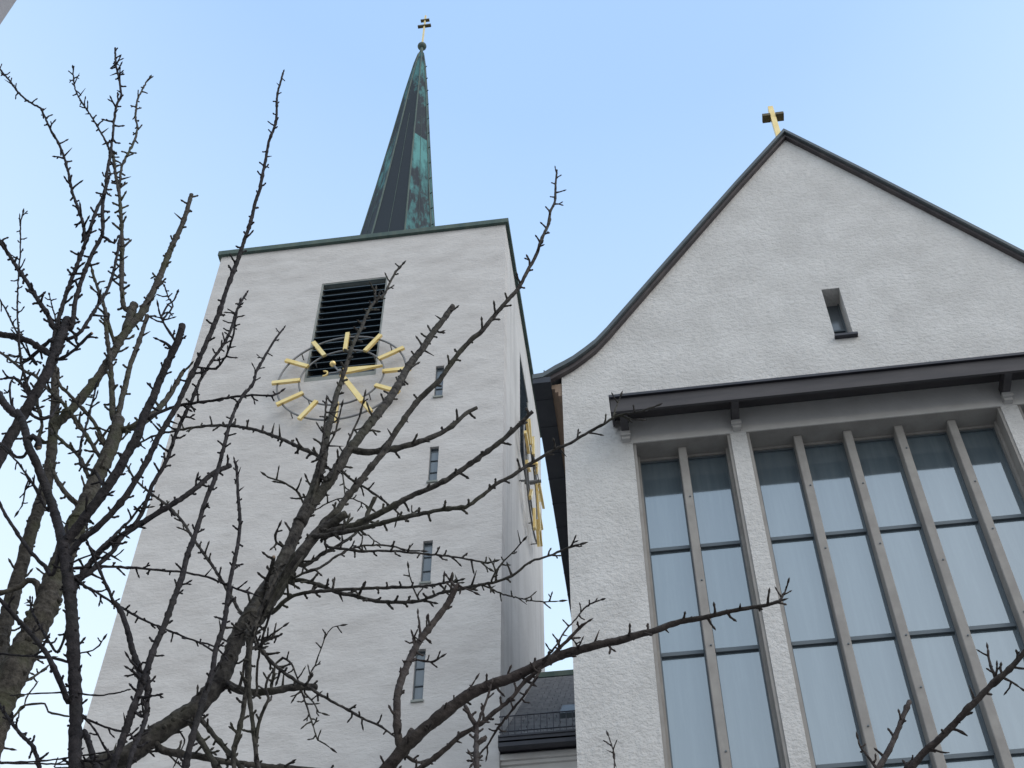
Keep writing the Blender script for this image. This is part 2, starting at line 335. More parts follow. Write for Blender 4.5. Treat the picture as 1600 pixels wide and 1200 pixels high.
# clock dials -----------------------------------------------------
def dial(side):
    if side == 'front':
        cx_, cz_ = -7.52, 28.19
        def P(x, d, z): return (cx_+x, TY0-d, cz_+z)
        ax = 'y'; cen = P(0, .22, 0)
    else:
        cy_, cz_ = TYC-.05, 28.19
        def P(x, d, z): return (TX1+d, cy_+x, cz_+z)
        ax = 'x'; cen = P(0, .20, 0)
    D0 = .20
    t = bmesh.new(); torus(t, cen, 1.70, .028, ax); torus(t, cen, 1.12, .026, ax)
    def bar(bm, a, r0, r1, w0, w1, d0, d1):
        s, c = math.sin(a), math.cos(a)
        q = []
        for d in (d0, d1):
            for (r, w_) in ((r0, w0), (r0, -w0), (r1, -w1), (r1, w1)):
                q.append(P(r*s+w_*c, d, r*c-w_*s))
        hexa(bm, q)
    for k in range(4):                        # stays back to the wall and radial spokes
        a = math.pi/4+k*math.pi/2
        for r in (1.12, 1.70):
            p = P(r*math.sin(a), 0, r*math.cos(a)); q = P(r*math.sin(a), .2, r*math.cos(a))
            sweep(t, [Vector(p), Vector(q)], [.018, .018], 5)
    bmesh.ops.recalc_face_normals(t, faces=t.faces)
    f = obj('clock_dial', t, m_iron, tower, True)
    for k in range(12):
        b_ = bmesh.new(); bar(b_, math.radians(30*k), 1.09, 1.84, .056, .056, D0+.02, D0+.095)
        bmesh.ops.recalc_face_normals(b_, faces=b_.faces); obj('hour_mark', b_, m_gold, f)
    b_ = bmesh.new(); bar(b_, math.radians(87), .08, 1.12, .115, .012, D0+.16, D0+.23); bmesh.ops.recalc_face_normals(b_, faces=b_.faces)
    mh = obj('minute_hand', b_, m_gold, f)
    b_ = bmesh.new(); bar(b_, math.radians(151), .08, 1.40, .062, .075, D0+.10, D0+.155); bmesh.ops.recalc_face_normals(b_, faces=b_.faces)
    hh = obj('hour_hand', b_, m_gold, f)
    b_ = bmesh.new(); bar(b_, math.radians(331), .0, .50, .02, .02, D0+.115, D0+.14); bar(b_, math.radians(267), .0, .30, .02, .02, D0+.18, D0+.205)
    sweep(b_, [Vector(P(0, 0, 0)), Vector(P(0, .46, 0))], [.05, .05], 10)
    bmesh.ops.recalc_face_normals(b_, faces=b_.faces); obj('hub', b_, m_iron, f)
    b_ = bmesh.new(); s, c = math.sin(math.radians(331)), math.cos(math.radians(331)); ball(b_, P(.52*s, D0+.13, .52*c), .085); obj('sun_ornament', b_, m_gold, f, True)
    b_ = bmesh.new(); oc = []                # crescent
    for i in range(11):
        a = math.radians(-110+22*i); oc.append((-.42-.11*math.cos(a)*-1, .11*math.sin(a)))
    inn = [(-.385-.085*math.cos(math.radians(-100+20*i))*-1-.045, .085*math.sin(math.radians(-100+20*i))) for i in range(11)]
    lo = [b_.verts.new(P(x, D0+.17, z)) for x, z in oc]; li = [b_.verts.new(P(x, D0+.17, z)) for x, z in inn]
    lo2 = [b_.verts.new(P(x, D0+.21, z)) for x, z in oc]; li2 = [b_.verts.new(P(x, D0+.21, z)) for x, z in inn]
    for i in range(10):
        for q in ((lo[i], lo[i+1], li[i+1], li[i]), (lo2[i], li2[i], li2[i+1], lo2[i+1]), (lo[i], lo2[i], lo2[i+1], lo[i+1]), (li[i], li[i+1], li2[i+1], li2[i])): b_.faces.new(q)
    obj('moon_ornament', b_, m_gold, f)
dial('front'); dial('side')
# spire -------------------------------------------------------------
SX, SY = -7.72, 26.2
prof = [(35.12, 2.15), (36.2, 1.90), (38.4, 1.60), (41.9, 1.28), (44.7, 1.05), (49.0, .72), (52.2, .49), (55.2, .235), (56.15, .12)]
sp = bmesh.new(); rings = []; lay = sp.loops.layers.float_color.new('patina')
def pat(face, z):
    """which copper sheets went green: 0 dark .. 1 green; face 0 is -y, 1 is +x-y, 7 is -x-y, 2 is +x"""
    if z > 53.0: return .62
    if z > 50.5: return .50
    if face == 0: return .02
    if face == 1: return .26 if z > 47.6 else (.86 if z > 44.8 else (.44 if z > 41.6 else .52))
    if face == 7: return .62 if 43.5 < z < 47.5 else .26
    return .62
zz = []
for (a, b) in zip(prof, prof[1:]):
    n = max(2, int((b[0]-a[0])/.55))
    for i in range(n):
        t = i/n; zz.append((a[0]*(1-t)+b[0]*t, a[1]*(1-t)+b[1]*t))
zz.append(prof[-1])
zz = [(z, r*.93) for z, r in zz]
for z, r in zz:
    R8 = r/math.cos(math.pi/8)
    rings.append([sp.verts.new((SX+R8*math.cos(-math.pi/2-math.pi/8+k*math.pi/4), SY+R8*math.sin(-math.pi/2-math.pi/8+k*math.pi/4), z)) for k in range(8)])
for i in range(len(rings)-1):
    for k in range(8):
        f = sp.faces.new([rings[i][k], rings[i][(k+1) % 8], rings[i+1][(k+1) % 8], rings[i+1][k]])
        for l in f.loops:
            zt = l.vert.co.z
            pv = pat(k, (zz[i][0]+zz[i+1][0])/2) if (k == 1 and 46.5 < zt < 48.5) else .5*pat(k, zt)+.25*pat(k, zt+1.2)+.25*pat(k, zt-1.2)
            l[lay] = (pv, pv, pv, 1)
sp.faces.new(rings[-1])
spire = obj('spire', sp, m_copper, tower)
sm = bmesh.new()
for k in range(8):                            # standing seams on the ridges and down each face
    a = -math.pi/2-math.pi/8+k*math.pi/4
    sweep(sm, [Vector((SX+(r/math.cos(math.pi/8))*math.cos(a), SY+(r/math.cos(math.pi/8))*math.sin(a), z)) for z, r in zz], [.035]*len(zz), 5)
    a += math.pi/8
    sweep(sm, [Vector((SX+(r+.005)*math.cos(a), SY+(r+.005)*math.sin(a), z)) for z, r in zz if z < 50], [.011]*len([1 for z, r in zz if z < 50]), 4)
for i in range(4, len(zz)-2, 2):              # roofer's hooks up the right ridge
    z, r = zz[i]; a = -math.pi/2+3*math.pi/8+math.pi/8*0; R8 = r/math.cos(math.pi/8)
    p = Vector((SX+R8*math.cos(a), SY+R8*math.sin(a), z)); q = p+Vector((math.cos(a)*.11, math.sin(a)*.11, .03)); sweep(sm, [p, q], [.025, .022], 4)
bmesh.ops.recalc_face_normals(sm, faces=sm.faces)
smo = obj('seams', sm, m_green, spire)
fb = bmesh.new(); sweep(fb, [Vector((SX, SY, z)) for z in (56.1, 56.5, 56.75)], [.12, .07, .07], 12)
ball(fb, (SX, SY, 56.95), .20); bmesh.ops.scale(fb, vec=(1, 1, 1), verts=fb.verts); obj('ball', fb, m_green, spire, True)
cb = boxes([(SX-.036, SX+.036, SY-.036, SY+.036, 57.1, 60.12)]); obj('cross_post', cb, m_gold, spire)
obj('cross_arm', B(SX-.30, SX+.30, SY-.065, SY+.065, 58.98, 59.08), m_armshade, spire)
obj('cross_arm', B(SX-.20, SX+.20, SY-.065, SY+.065, 59.58, 59.66), m_armshade, spire)

# ---------------------------------------------------------------- nave
NX0, NX1, NY, NYB = -1.32, 9.12, 16.0, 46.0
AX = 3.90
nave = thing('church_nave', (AX, NY, GZ), 'steep gabled white stucco church front with tall grey glazed window bays and a canopy', 'church')
half = [(27.62, 0.0), (25.66, 1.30), (23.14, 2.92), (20.955, 4.315), (20.62, 4.55), (20.40, 4.76), (20.19, 4.98), (20.06, 5.16), (19.96, 5.32)]
left = [(AX-d, z) for z, d in half]; right = [(AX+d, z) for z, d in half]
bend = [(NX0-.0, 19.90)]
outer = [(NX0, GZ), (NX1, GZ), (NX1, 20.02)]+[p for p in reversed(right) if p[0] < NX1]+[p for p in left[1:] if p[0] > NX0]+[(NX0, 20.02)]
OZ0, OZ1 = 1.2, 17.98
bays = [(-.135, 1.525, 2), (1.80, 6.055, 5), (6.33, 7.94, 2)]
holes = [rect(a, b, OZ0, OZ1) for a, b, n in bays]+[rect(3.725, 4.06, 20.29, 21.83)]
obj('wall', slab(outer, holes, NY, NY+.62), m_nave, nave)
obj('side_wall', boxes([(NX0, NX0+.5, NY+.62, NYB, GZ, 20.0)]), m_nave, nave)
obj('side_wall', boxes([(NX1-.5, NX1, NY+.62, NYB, GZ, 20.0)]), m_nave, nave)
# smooth plaster band under the canopy
obj('plaster_band', B(-.30, 8.10, NY-.012, NY-.001, OZ1, 18.75), m_lint, nave)
# roof + verges
def offs(k, dz): return [(AX+s_*d*k, z+dz) for s_, d, z in []]
rl = [(AX-d, z+.10) for z, d in half]+[(AX-5.55, 19.88), (AX-5.74, 19.86)]
def strip(bm, prof2, y0, y1, th):
    q = []
    for (x, z) in prof2:
        q.append([bm.verts.new((x, y0, z)), bm.verts.new((x, y1, z)), bm.verts.new((x, y1, z-th)), bm.verts.new((x, y0, z-th))])
    for a, b in zip(q, q[1:]):
        for i in range(4): bm.faces.new([a[i], b[i], b[(i+1) % 4], a[(i+1) % 4]])
    bm.faces.new(q[0]); bm.faces.new(q[-1][::-1])
    bmesh.ops.recalc_face_normals(bm, faces=bm.faces)
def mirror(pf): return [(2*AX-x, z) for x, z in pf]
full = rl[::-1]+mirror(rl)[1:]
bm = bmesh.new(); strip(bm, [(x, z+.04) for x, z in full], NY+.02, NYB+.2, .12); roof = obj('roof', bm, m_slate, nave)
bm = bmesh.new(); strip(bm, [(x, z+.10) for x, z in full], NY-.17, NY+.018, .125)
obj('verge', bm, m_verge, nave)
bm = bmesh.new(); strip(bm, [(x, z-.045) for x, z in full], NY-.10, NY-.002, .10); obj('verge_board', bm, m_vergeb, nave)
# eaves: timber moulding + box gutter down each long side
for s_ in (-1, 1):
    X = lambda d: AX+s_*d
    xs = sorted((X(5.225), X(5.42)))
    bm = bmesh.new()
    for i, (a, b, z) in enumerate(((5.222, 5.29, 19.50), (5.29, 5.35, 19.62), (5.35, 5.41, 19.72))):
        xx = sorted((X(a), X(b))); box(bm, xx[0], xx[1], NY+.03+.004*i, NYB, z, 19.84)
    obj('eaves_moulding', bm, m_wood, nave)
    xx = sorted((X(5.411), X(5.735)))
    bm = B(xx[0], xx[1], NY-.16, NYB, 19.70, 19.85)
    for i in range(46):
        y = NY+.25+i*.66; box(bm, xx[0]-.004, xx[1]+.004, y, y+.02, 19.692, 19.854)
    obj('gutter', bm, m_gutter, nave)
# small rod at the eave corner
obj('lightning_rod', tubeb([(-1.60, NY-.1, 19.88), (-1.63, NY-.1, 20.12)], .012, 6), m_flash, nave)
# windows
GY = NY+.44; bars_z = [15.80, 13.63, 11.46, 9.29, 7.12, 4.95, 2.78]
for (a, b, n) in bays:
    fr = bmesh.new()
    box(fr, a+.002, a+.05, NY+.02, NY+.30, OZ0, OZ1-.012); box(fr, b-.05, b-.002, NY+.02, NY+.30, OZ0, OZ1-.012)
    box(fr, a+.002, a+.09, NY+.301, NY+.60, OZ0, OZ1-.012); box(fr, b-.09, b-.002, NY+.301, NY+.60, OZ0, OZ1-.012); box(fr, a+.002, b-.002, NY+.004, NY+.60, OZ1-.01, OZ1+.02)
    box(fr, a+.09, b-.09, NY+.38, NY+.60, OZ1-.06, OZ1-.0105)
    win = obj('window', fr, m_conc, nave)
    pitch = (b-a)/n if n == 5 else (b-a-.0)/n
    edges = [a+.09]
    for k in range(1, n):
        x = a+(b-a)*k/n + (.0 if n == 5 else .0)
        if n == 5: x = [2.665, 3.505, 4.36, 5.245][k-1]
        mb = bevel(B(x-.07, x+.07, NY+.18, NY+.58, OZ0, OZ1-.0115), .012)
        mo = obj('mullion', mb, m_conc, win)
        bb = bmesh.new()
        for z_ in (16.9, 15.2, 13.4, 12.1, 10.2, 7.9): zq = z_+random.uniform(-.5, .5); sweep(bb, [Vector((x+.02, NY+.165, zq)), Vector((x+.02, NY+.1795, zq))], [.014, .016], 8)
        win_b = (mo, bb); obj('bolts', bb, m_bar, win)
        edges += [x-.07, x+.07]
    edges.append(b-.09)
    for k in range(n):
        x0, x1 = edges[2*k], edges[2*k+1]
        gf = [(x0, x0+.02, GY-.03, GY+.02, OZ0, OZ1-.06), (x1-.02, x1, GY-.03, GY+.02, OZ0, OZ1-.06), (x0+.02, x1-.02, GY-.03, GY+.02, OZ1-.09, OZ1-.06)]
        for z in bars_z: gf.append((x0+.02, x1-.02, GY-.045, GY+.02, z-.035, z+.035))
        obj('glazing_bars', boxes(gf), m_bar, win)
        pb = bmesh.new(); zs = [OZ1-.06]+bars_z+[OZ0]
        for z1, z0 in zip(zs, zs[1:]):
            # each sheet sits a hair out of true
            tx, tz = random.uniform(-.002, .002), random.uniform(-.002, .002)
            hexa(pb, [(x0+.005, GY-tx, z0+.004), (x1-.005, GY+tx, z0+.004), (x1-.005, GY+.03, z0+.004), (x0+.005, GY+.03, z0+.004),
                      (x0+.005, GY-tx-tz, z1-.004), (x1-.005, GY+tx-tz, z1-.004), (x1-.005, GY+.03, z1-.004), (x0+.005, GY+.03, z1-.004)])
            pass
        obj('pane', pb, m_glass, win)
# gable slit
x0, x1, z0, z1 = 3.725, 4.06, 20.29, 21.83
sw = obj('slit_window', boxes([(x0, x0+.03, NY+.38, NY+.44, z0, z1), (x1-.03, x1, NY+.38, NY+.44, z0, z1), (x0+.03, x1-.03, NY+.385, NY+.435, 20.98, 21.02), (x0+.03, x1-.03, NY+.385, NY+.435, 20.50, 20.53)]), m_bar, nave)
obj('pane', B(x0+.01, x1-.01, NY+.42, NY+.45, z0, z1), m_glass2, sw)
obj('sill', B(x0-.02, x1+.06, NY-.09, NY+.37, z0-.035, z0+.02), m_flash, sw)
# canopy: boards, flashing, brackets on corbels
CY0 = 15.40; ca, cb_ = -.447, 8.25
cn = bmesh.new(); box(cn, ca, cb_, CY0, CY0+.05, 18.16, 18.50)
for c_ in (ca, cb_-.04): hexa(cn, [(c_, CY0+.051, 18.17), (c_+.04, CY0+.051, 18.17), (c_+.04, NY-.015, 18.44), (c_, NY-.015, 18.44), (c_, CY0+.051, 18.49), (c_+.04, CY0+.051, 18.49), (c_+.04, NY-.015, 18.62), (c_, NY-.015, 18.62)])
hexa(cn, [(ca+.04, CY0+.05, 18.42), (cb_-.04, CY0+.05, 18.42), (cb_-.04, NY-.014, 18.60), (ca+.04, NY-.014, 18.60), (ca+.04, CY0+.05, 18.46), (cb_-.04, CY0+.05, 18.46), (cb_-.04, NY-.014, 18.64), (ca+.04, NY-.014, 18.64)])
canopy = obj('canopy', cn, m_canopy, nave)
cf = bmesh.new(); hexa(cf, [(ca-.02, CY0-.05, 18.50), (cb_+.02, CY0-.05, 18.50), (cb_+.02, NY-.013, 18.66), (ca-.02, NY-.013, 18.66), (ca-.02, CY0-.05, 18.56), (cb_+.02, CY0-.05, 18.56), (cb_+.02, NY-.013, 18.72), (ca-.02, NY-.013, 18.72)])
obj('flashing', cf, m_flash, canopy)
for x in (-.245, 1.655, 6.195, 8.04):
    obj('bracket', bevel(B(x-.065, x+.065, CY0+.052, NY-.013, 18.16, 18.40), .008), m_canopy, canopy)
    cbm = boxes([(x-.085, x+.085, NY-.15, NY-.013, 18.06, 18.157), (x-.07, x+.07, NY-.11, NY-.013, 18.0, 18.058)]); obj('corbel', cbm, m_corbel, canopy)
# ridge cross on the gable
cy_ = 16.5
rc = B(AX-.06, AX+.06, cy_-.06, cy_+.06, 27.6, 30.02); rcross = obj('ridge_cross', rc, m_gold, nave)
obj('cross_arm', boxes([(AX-.25, AX-.0605, cy_-.10, cy_+.10, 29.52, 29.62), (AX+.0605, AX+.25, cy_-.10, cy_+.10, 29.52, 29.62)]), m_armshade, rcross)

# ---------------------------------------------------------------- connecting wing
WX0, WX1 = TX1+.005, NX0-.005
wing = thing('connecting_wing', ((WX0+WX1)/2, 22.2, GZ), 'low white wing with a slate roof squeezed between the tower and the church', 'building')
obj('wall', B(WX0, WX1, 22.12, 22.5, GZ, 16.40), m_lint, wing)
bm = bmesh.new(); zr, zb = 23.15, 16.45; yr, yb = 28.4, 21.95
hexa(bm, [(WX0, yb, zb-.12), (WX1, yb, zb-.12), (WX1, yr, zr-.12), (WX0, yr, zr-.12), (WX0, yb, zb), (WX1, yb, zb), (WX1, yr, zr), (WX0, yr, zr)])
n = 34
for i in range(n):                            # slate courses, each a thin lapped step with jittered joints
    t0 = i/n; t1 = (i+1.12)/n
    y0, z0_ = yb+(yr-yb)*t0, zb+(zr-zb)*t0; y1, z1_ = yb+(yr-yb)*min(t1, 1), zb+(zr-zb)*min(t1, 1)
    x = WX0+(.14 if i % 2 else 0)
    xs = [WX0]
    while x < WX1-.1: 
        x += .27; xs.append(min(x, WX1))
    if xs[-1] < WX1: xs.append(WX1)
    for a, b in zip(xs, xs[1:]):
        k = random.uniform(-.004, .006); g = .006
        hexa(bm, [(a+g, y0-.02, z0_+.012), (b-g, y0-.02, z0_+.012), (b-g, y1, z1_+.004), (a+g, y1, z1_+.004), (a+g, y0-.02, z0_+.075+k), (b-g, y0-.02, z0_+.075+k), (b-g, y1, z1_+.016), (a+g, y1, z1_+.016)])
wr = obj('roof', bm, m_slate, wing)
obj('ridge_cap', B(WX0, WX1, yr-.12, yr+.14, zr-.02, zr+.14), m_green, wing)
obj('vent_box', B(WX1-.36, WX1-.02, yr-.25, yr+.25, zr+.14, zr+.75), m_green, wing)
# rear slope
bm = bmesh.new(); hexa(bm, [(WX0, yr+.14, zr-.12), (WX1, yr+.14, zr-.12), (WX1, 34, zb), (WX0, 34, zb), (WX0, yr+.14, zr), (WX1, yr+.14, zr), (WX1, 34, zb+.12), (WX0, 34, zb+.12)]); obj('rear_slope', bm, m_slate, wing)
bm = boxes([(WX0, WX1, 21.75, 21.90, 16.21, 16.44), (WX0, WX1, 21.73, 21.77, 16.42, 16.46), (WX0, WX1, 21.75, 22.1, 16.30, 16.34)]); obj('gutter', bm, m_flash, wing)
obj('cornice', boxes([(WX0, WX1, 22.02, 22.119, 16.10, 16.22), (WX0, WX1, 22.07, 22.118, 16.02, 16.095)]), m_lint, wing)
bm = bmesh.new()
for z in (16.62, 16.98): sweep(bm, [Vector((WX0, 21.85, z)), Vector((WX1, 21.85, z))], [.014, .014], 5)
k = 0; x = WX0+.06
while x < WX1:
    sweep(bm, [Vector((x, 21.85, 16.46)), Vector((x, 21.85, 16.98))], [.010, .010], 4); x += .125
obj('snow_guard', bm, m_flash, wing)
def rp(x, t, h): return (x, yb+(yr-yb)*t-.76*h, zb+(zr-zb)*t+.70*h)
sk = bmesh.new(); hexa(sk, [rp(-2.25, .22, .02), rp(-1.62, .22, .02), rp(-1.62, .34, .02), rp(-2.25, .34, .02), rp(-2.25, .22, .16), rp(-1.62, .22, .16), rp(-1.62, .34, .16), rp(-2.25, .34, .16)])
sko = obj('skylight', sk, m_bar, wing)
sk = bmesh.new(); hexa(sk, [rp(-2.2, .23, .162), rp(-1.68, .23, .162), rp(-1.68, .33, .162), rp(-2.2, .33, .162), rp(-2.2, .23, .172), rp(-1.68, .23, .172), rp(-1.68, .33, .172), rp(-2.2, .33, .172)])
obj('pane', sk, m_glass2, sko)

# ---------------------------------------------------------------- neighbouring house at the far left
hs = thing('apartment_house', (-9.2, -.5, GZ), 'grey rendered house whose wall corner cuts the top left corner of the view', 'house')
hx1, hy1 = -5.67, 5.0
obj('wall', B(-13, hx1, -8, hy1, GZ, 17.0), m_house, hs)
obj('roof', B(-13.05, hx1+.02, -8.05, hy1+.02, 17.0, 17.25), m_flash, hs)
for zz_ in (2, 5, 8, 11):
    for yy in (-6, -2.8, .4):
        f_ = obj('window', boxes([(hx1, hx1+.03, yy, yy+1.1, zz_-.06, zz_), (hx1, hx1+.03, yy, yy+1.1, zz_+1.5, zz_+1.56), (hx1, hx1+.03, yy-.06, yy, zz_-.06, zz_+1.56), (hx1, hx1+.03, yy+1.1, yy+1.16, zz_-.06, zz_+1.56)]), m_lint, hs)
        obj('pane', B(hx1, hx1+.012, yy, yy+1.1, zz_, zz_+1.5), m_glass2, f_)

# ---------------------------------------------------------------- pruned fruit trees (limb courses measured as directions, each limb at its own distance)
def px(p): return p.dot(FW)/FPX
def catmull(P, step):
    out_ = []
    Q = [P[0]*2-P[1]]+P+[P[-1]*2-P[-2]]
    for i in range(1, len(Q)-2):
        a, b, c, d = Q[i-1], Q[i], Q[i+1], Q[i+2]
        n = max(1, int((c-b).length/step))
        for k in range(n):
            t = k/n; t2 = t*t; t3 = t2*t
            out_.append(.5*((2*b)+(c-a)*t+(2*a-5*b+4*c-d)*t2+(-a+3*b-3*c+d)*t3))
    out_.append(P[-1].copy()); return out_
def spur(bm, p, dr, L_, r, rnd, fork=True):
    """short fruiting spur: crooked, ringed, ending in a pointed bud"""
    side = dr.orthogonal().normalized(); side = Matrix.Rotation(rnd.uniform(0, 6.28), 3, dr) @ side
    kind = rnd.random()
    if L_ < 5*px(p) or kind < .08:
        pts = [p, p+dr*L_*.6, p+dr*L_]; rr = [r, r*.62, r*.22]; sweep(bm, pts, rr, 5); return
    m_ = p+dr*L_*.38+side*L_*rnd.uniform(-.12, .12)
    d2 = (dr+side*rnd.uniform(-.5, .5)+Vector((0, 0, rnd.uniform(0, .55)))).normalized()
    e_ = m_+d2*L_*.28
    pts = [p, p.lerp(m_, .5), m_, e_, e_+d2*L_*.13, e_+d2*L_*.24, e_+d2*L_*.38]
    rr = [r*1.3, r*.95, r*.88, r*.72, r*.98, r*.74, r*.10]
    sweep(bm, pts, rr, 6, rnd=rnd)
    if fork and kind > .72:
        d3 = (dr-side*rnd.uniform(.4, 1.1)).normalized()
        sweep(bm, [m_, m_+d3*L_*.2, m_+d3*L_*.34, m_+d3*L_*.5], [r*.8, r*.65, r*.85, r*.1], 5)
TREES = {}
class Tree:
    def __init__(s, name, label, base, Y, bark, seed):
        s.rnd = random.Random(seed); s.Y = Y; s.bark = bark; s.lim = {}
        s.root = thing(name, (base[0], base[1], GZ), label, 'tree', 'bare pruned fruit trees in front of the church'); s.base = base
    def grow(s, spec):
        for ln in spec.strip().splitlines():
            ln = ln.strip()
            if not ln or ln[0] == '#': continue
            h, pts = ln.split('|'); h = h.split()
            nm, par, w0, w1, dY = h[0], h[1], float(h[2]), float(h[3]), float(h[4]); fl = h[5] if len(h) > 5 else ''
            uv = [tuple(map(float, q.split(','))) for q in pts.split()]
            s.limb(nm, par, w0, w1, dY, fl, uv)
    def limb(s, nm, par, w0, w1, dY, fl, uv):
        R = s.rnd; parts = None
        if 'r' in fl: uv = uv[::-1]
        pre = []; Y0 = s.Y
        if par in s.lim:
            best = None
            for (q, (u, v), rr) in s.lim[par]:
                d_ = math.hypot(u-uv[0][0], v-uv[0][1])
                if best is None or d_ < best[0]: best = (d_, q, u, v, rr)
            Y0 = best[1].y
            if best[0] > 2: uv = [(best[2], best[3])]+uv
        elif par.startswith('@'): Y0 = float(par[1:])
        L_ = [0]
        for a, b in zip(uv, uv[1:]): L_.append(L_[-1]+math.hypot(b[0]-a[0], b[1]-a[1]))
        tot = L_[-1]
        wob = R.uniform(-.04, .04)*min(1, tot/150)
        P = [at(u, v, Y0+dY*(l/tot)**1.2+wob*math.sin(3.1*l/tot*2)) for (u, v), l in zip(uv, L_)]
        step = 6.5*px(P[0])
        C_ = catmull(P, step); n = len(C_)
        tt = [i/(n-1) for i in range(n)]
        rad = []
        for i, t in enumerate(tt):
            wpx = w0*(1-t)+w1*t
            r = wpx*.5*px(C_[i])
            r *= 1+R.uniform(-.07, .07)
            if i == 0 and par in s.lim: r *= 1.25
            if i == 1 and par in s.lim: r *= 1.1
            rad.append(r)
        s_px = px(C_[0])
        for i in range(1, n-1):
            j = s_px*min(1.0, 1.3*6/max(w0, 3)); C_[i] = C_[i]+Vector((R.uniform(-j, j), R.uniform(-j, j)*2, R.uniform(-j, j)))*.42
            if R.random() < .12 and w0 < 16: rad[i] *= 1.28     # growth rings and nodes
        cut = 'c' in fl
        if not cut:
            rad[-1] *= .45
            if w1 < 6 and n > 4: rad[-2] *= 1.1
        bm = bmesh.new()
        sweep(bm, C_, rad, 10 if w0 > 14 else (8 if w0 > 6 else 6), True, R, 0, 1 if cut else None)
        if 'g' in fl:                             # down to the ground
            pass
        # knobs on thick old wood
        if w0 > 12 and 'n' not in fl:
            for i in range(2, n-2, 3):
                if R.random() < .6:
                    t = (C_[i+1]-C_[i-1]).normalized(); o_ = Matrix.Rotation(R.uniform(0, 6.28), 3, t) @ t.orthogonal().normalized()
                    sweep(bm, [C_[i]+o_*rad[i]*.5, C_[i]+o_*rad[i]*1.05, C_[i]+o_*rad[i]*1.22], [rad[i]*.42, rad[i]*.26, rad[i]*.08], 6, rnd=R)
        if 'n' not in fl:
            gap = 22 if w0 > 9 else 15; acc = R.uniform(4, gap); sgn = 1
            for i in range(1, n-1):
                acc -= (C_[i]-C_[i-1]).length/s_px
                if acc <= 0:
                    acc = gap*(R.uniform(.25, .5) if R.random() < .25 else R.uniform(.6, 1.9)); sgn = -sgn
                    t = (C_[min(i+1, n-1)]-C_[i-1]).normalized()
                    lat = t.cross(FW).normalized()*sgn; a_ = R.gauss(0, .75)
                    o_ = (lat*math.cos(a_)+t.cross(lat).normalized()*math.sin(a_))
                    dr = (o_+t*R.uniform(.1, .9)+Vector((0, 0, R.uniform(-.1, .35)))).normalized()
                    ln = (6.5+R.random()**1.7*17)*s_px*(1.0 if w0 < 12 else 1.15)
                    rs = max(1.3, min(2.3, .28*(w0*(1-tt[i])+w1*tt[i])+.6))*s_px
                    spur(bm, C_[i]+o_*rad[i]*.5, dr, ln+rad[i]*.5, rs, R)
            if not cut and w1 < 6:
                t = (C_[-1]-C_[-2]).normalized()
                sweep(bm, [C_[-1]-t*s_px*2, C_[-1]+t*s_px*3, C_[-1]+t*s_px*6, C_[-1]+t*s_px*11], [1.3*s_px, 2.1*s_px, 1.6*s_px, .2*s_px], 6)
        s.lim[nm] = []
        for i in range(n):
            p = C_[i]; z = p.dot(FW); s.lim[nm].append((p, (CX+FPX*p.dot(RR)/z, CY-FPX*p.dot(UU)/z), rad[i]))
        o = obj('trunk' if 'T' in fl else ('limb' if w0 > 13 else 'branch'), bm, [s.bark, m_cut], s.root, True)
        return o
    def stem(s, path, r0):
        """trunk from the ground up to the first limb"""
        nm = 'stem'; end = s.lim[path][0]; p1, r1 = end[0], end[2]
        nxt = s.lim[path][min(4, len(s.lim[path])-1)][0]; dr = (p1-nxt).normalized()
        G = Vector((s.base[0], s.base[1], GZ))
        K = [G-Vector((0, 0, .15)), G+Vector((0.02, .03, .9)), G.lerp(p1, .55)+Vector((0, 0, .25)), p1+dr*min(.5, (p1-G).length*.2), p1-dr*.03]
        Cc = catmull(K, .12); n = len(Cc); bm = bmesh.new()
        rr = [(r0*(1.35 if i < 2 else 1)*(1-i/(n-1))+r1*1.02*(i/(n-1)))*(1+s.rnd.uniform(-.05, .05)) for i in range(n)]
        sweep(bm, Cc, rr, 12, True, s.rnd)
        obj('trunk', bm, s.bark, s.root, True)

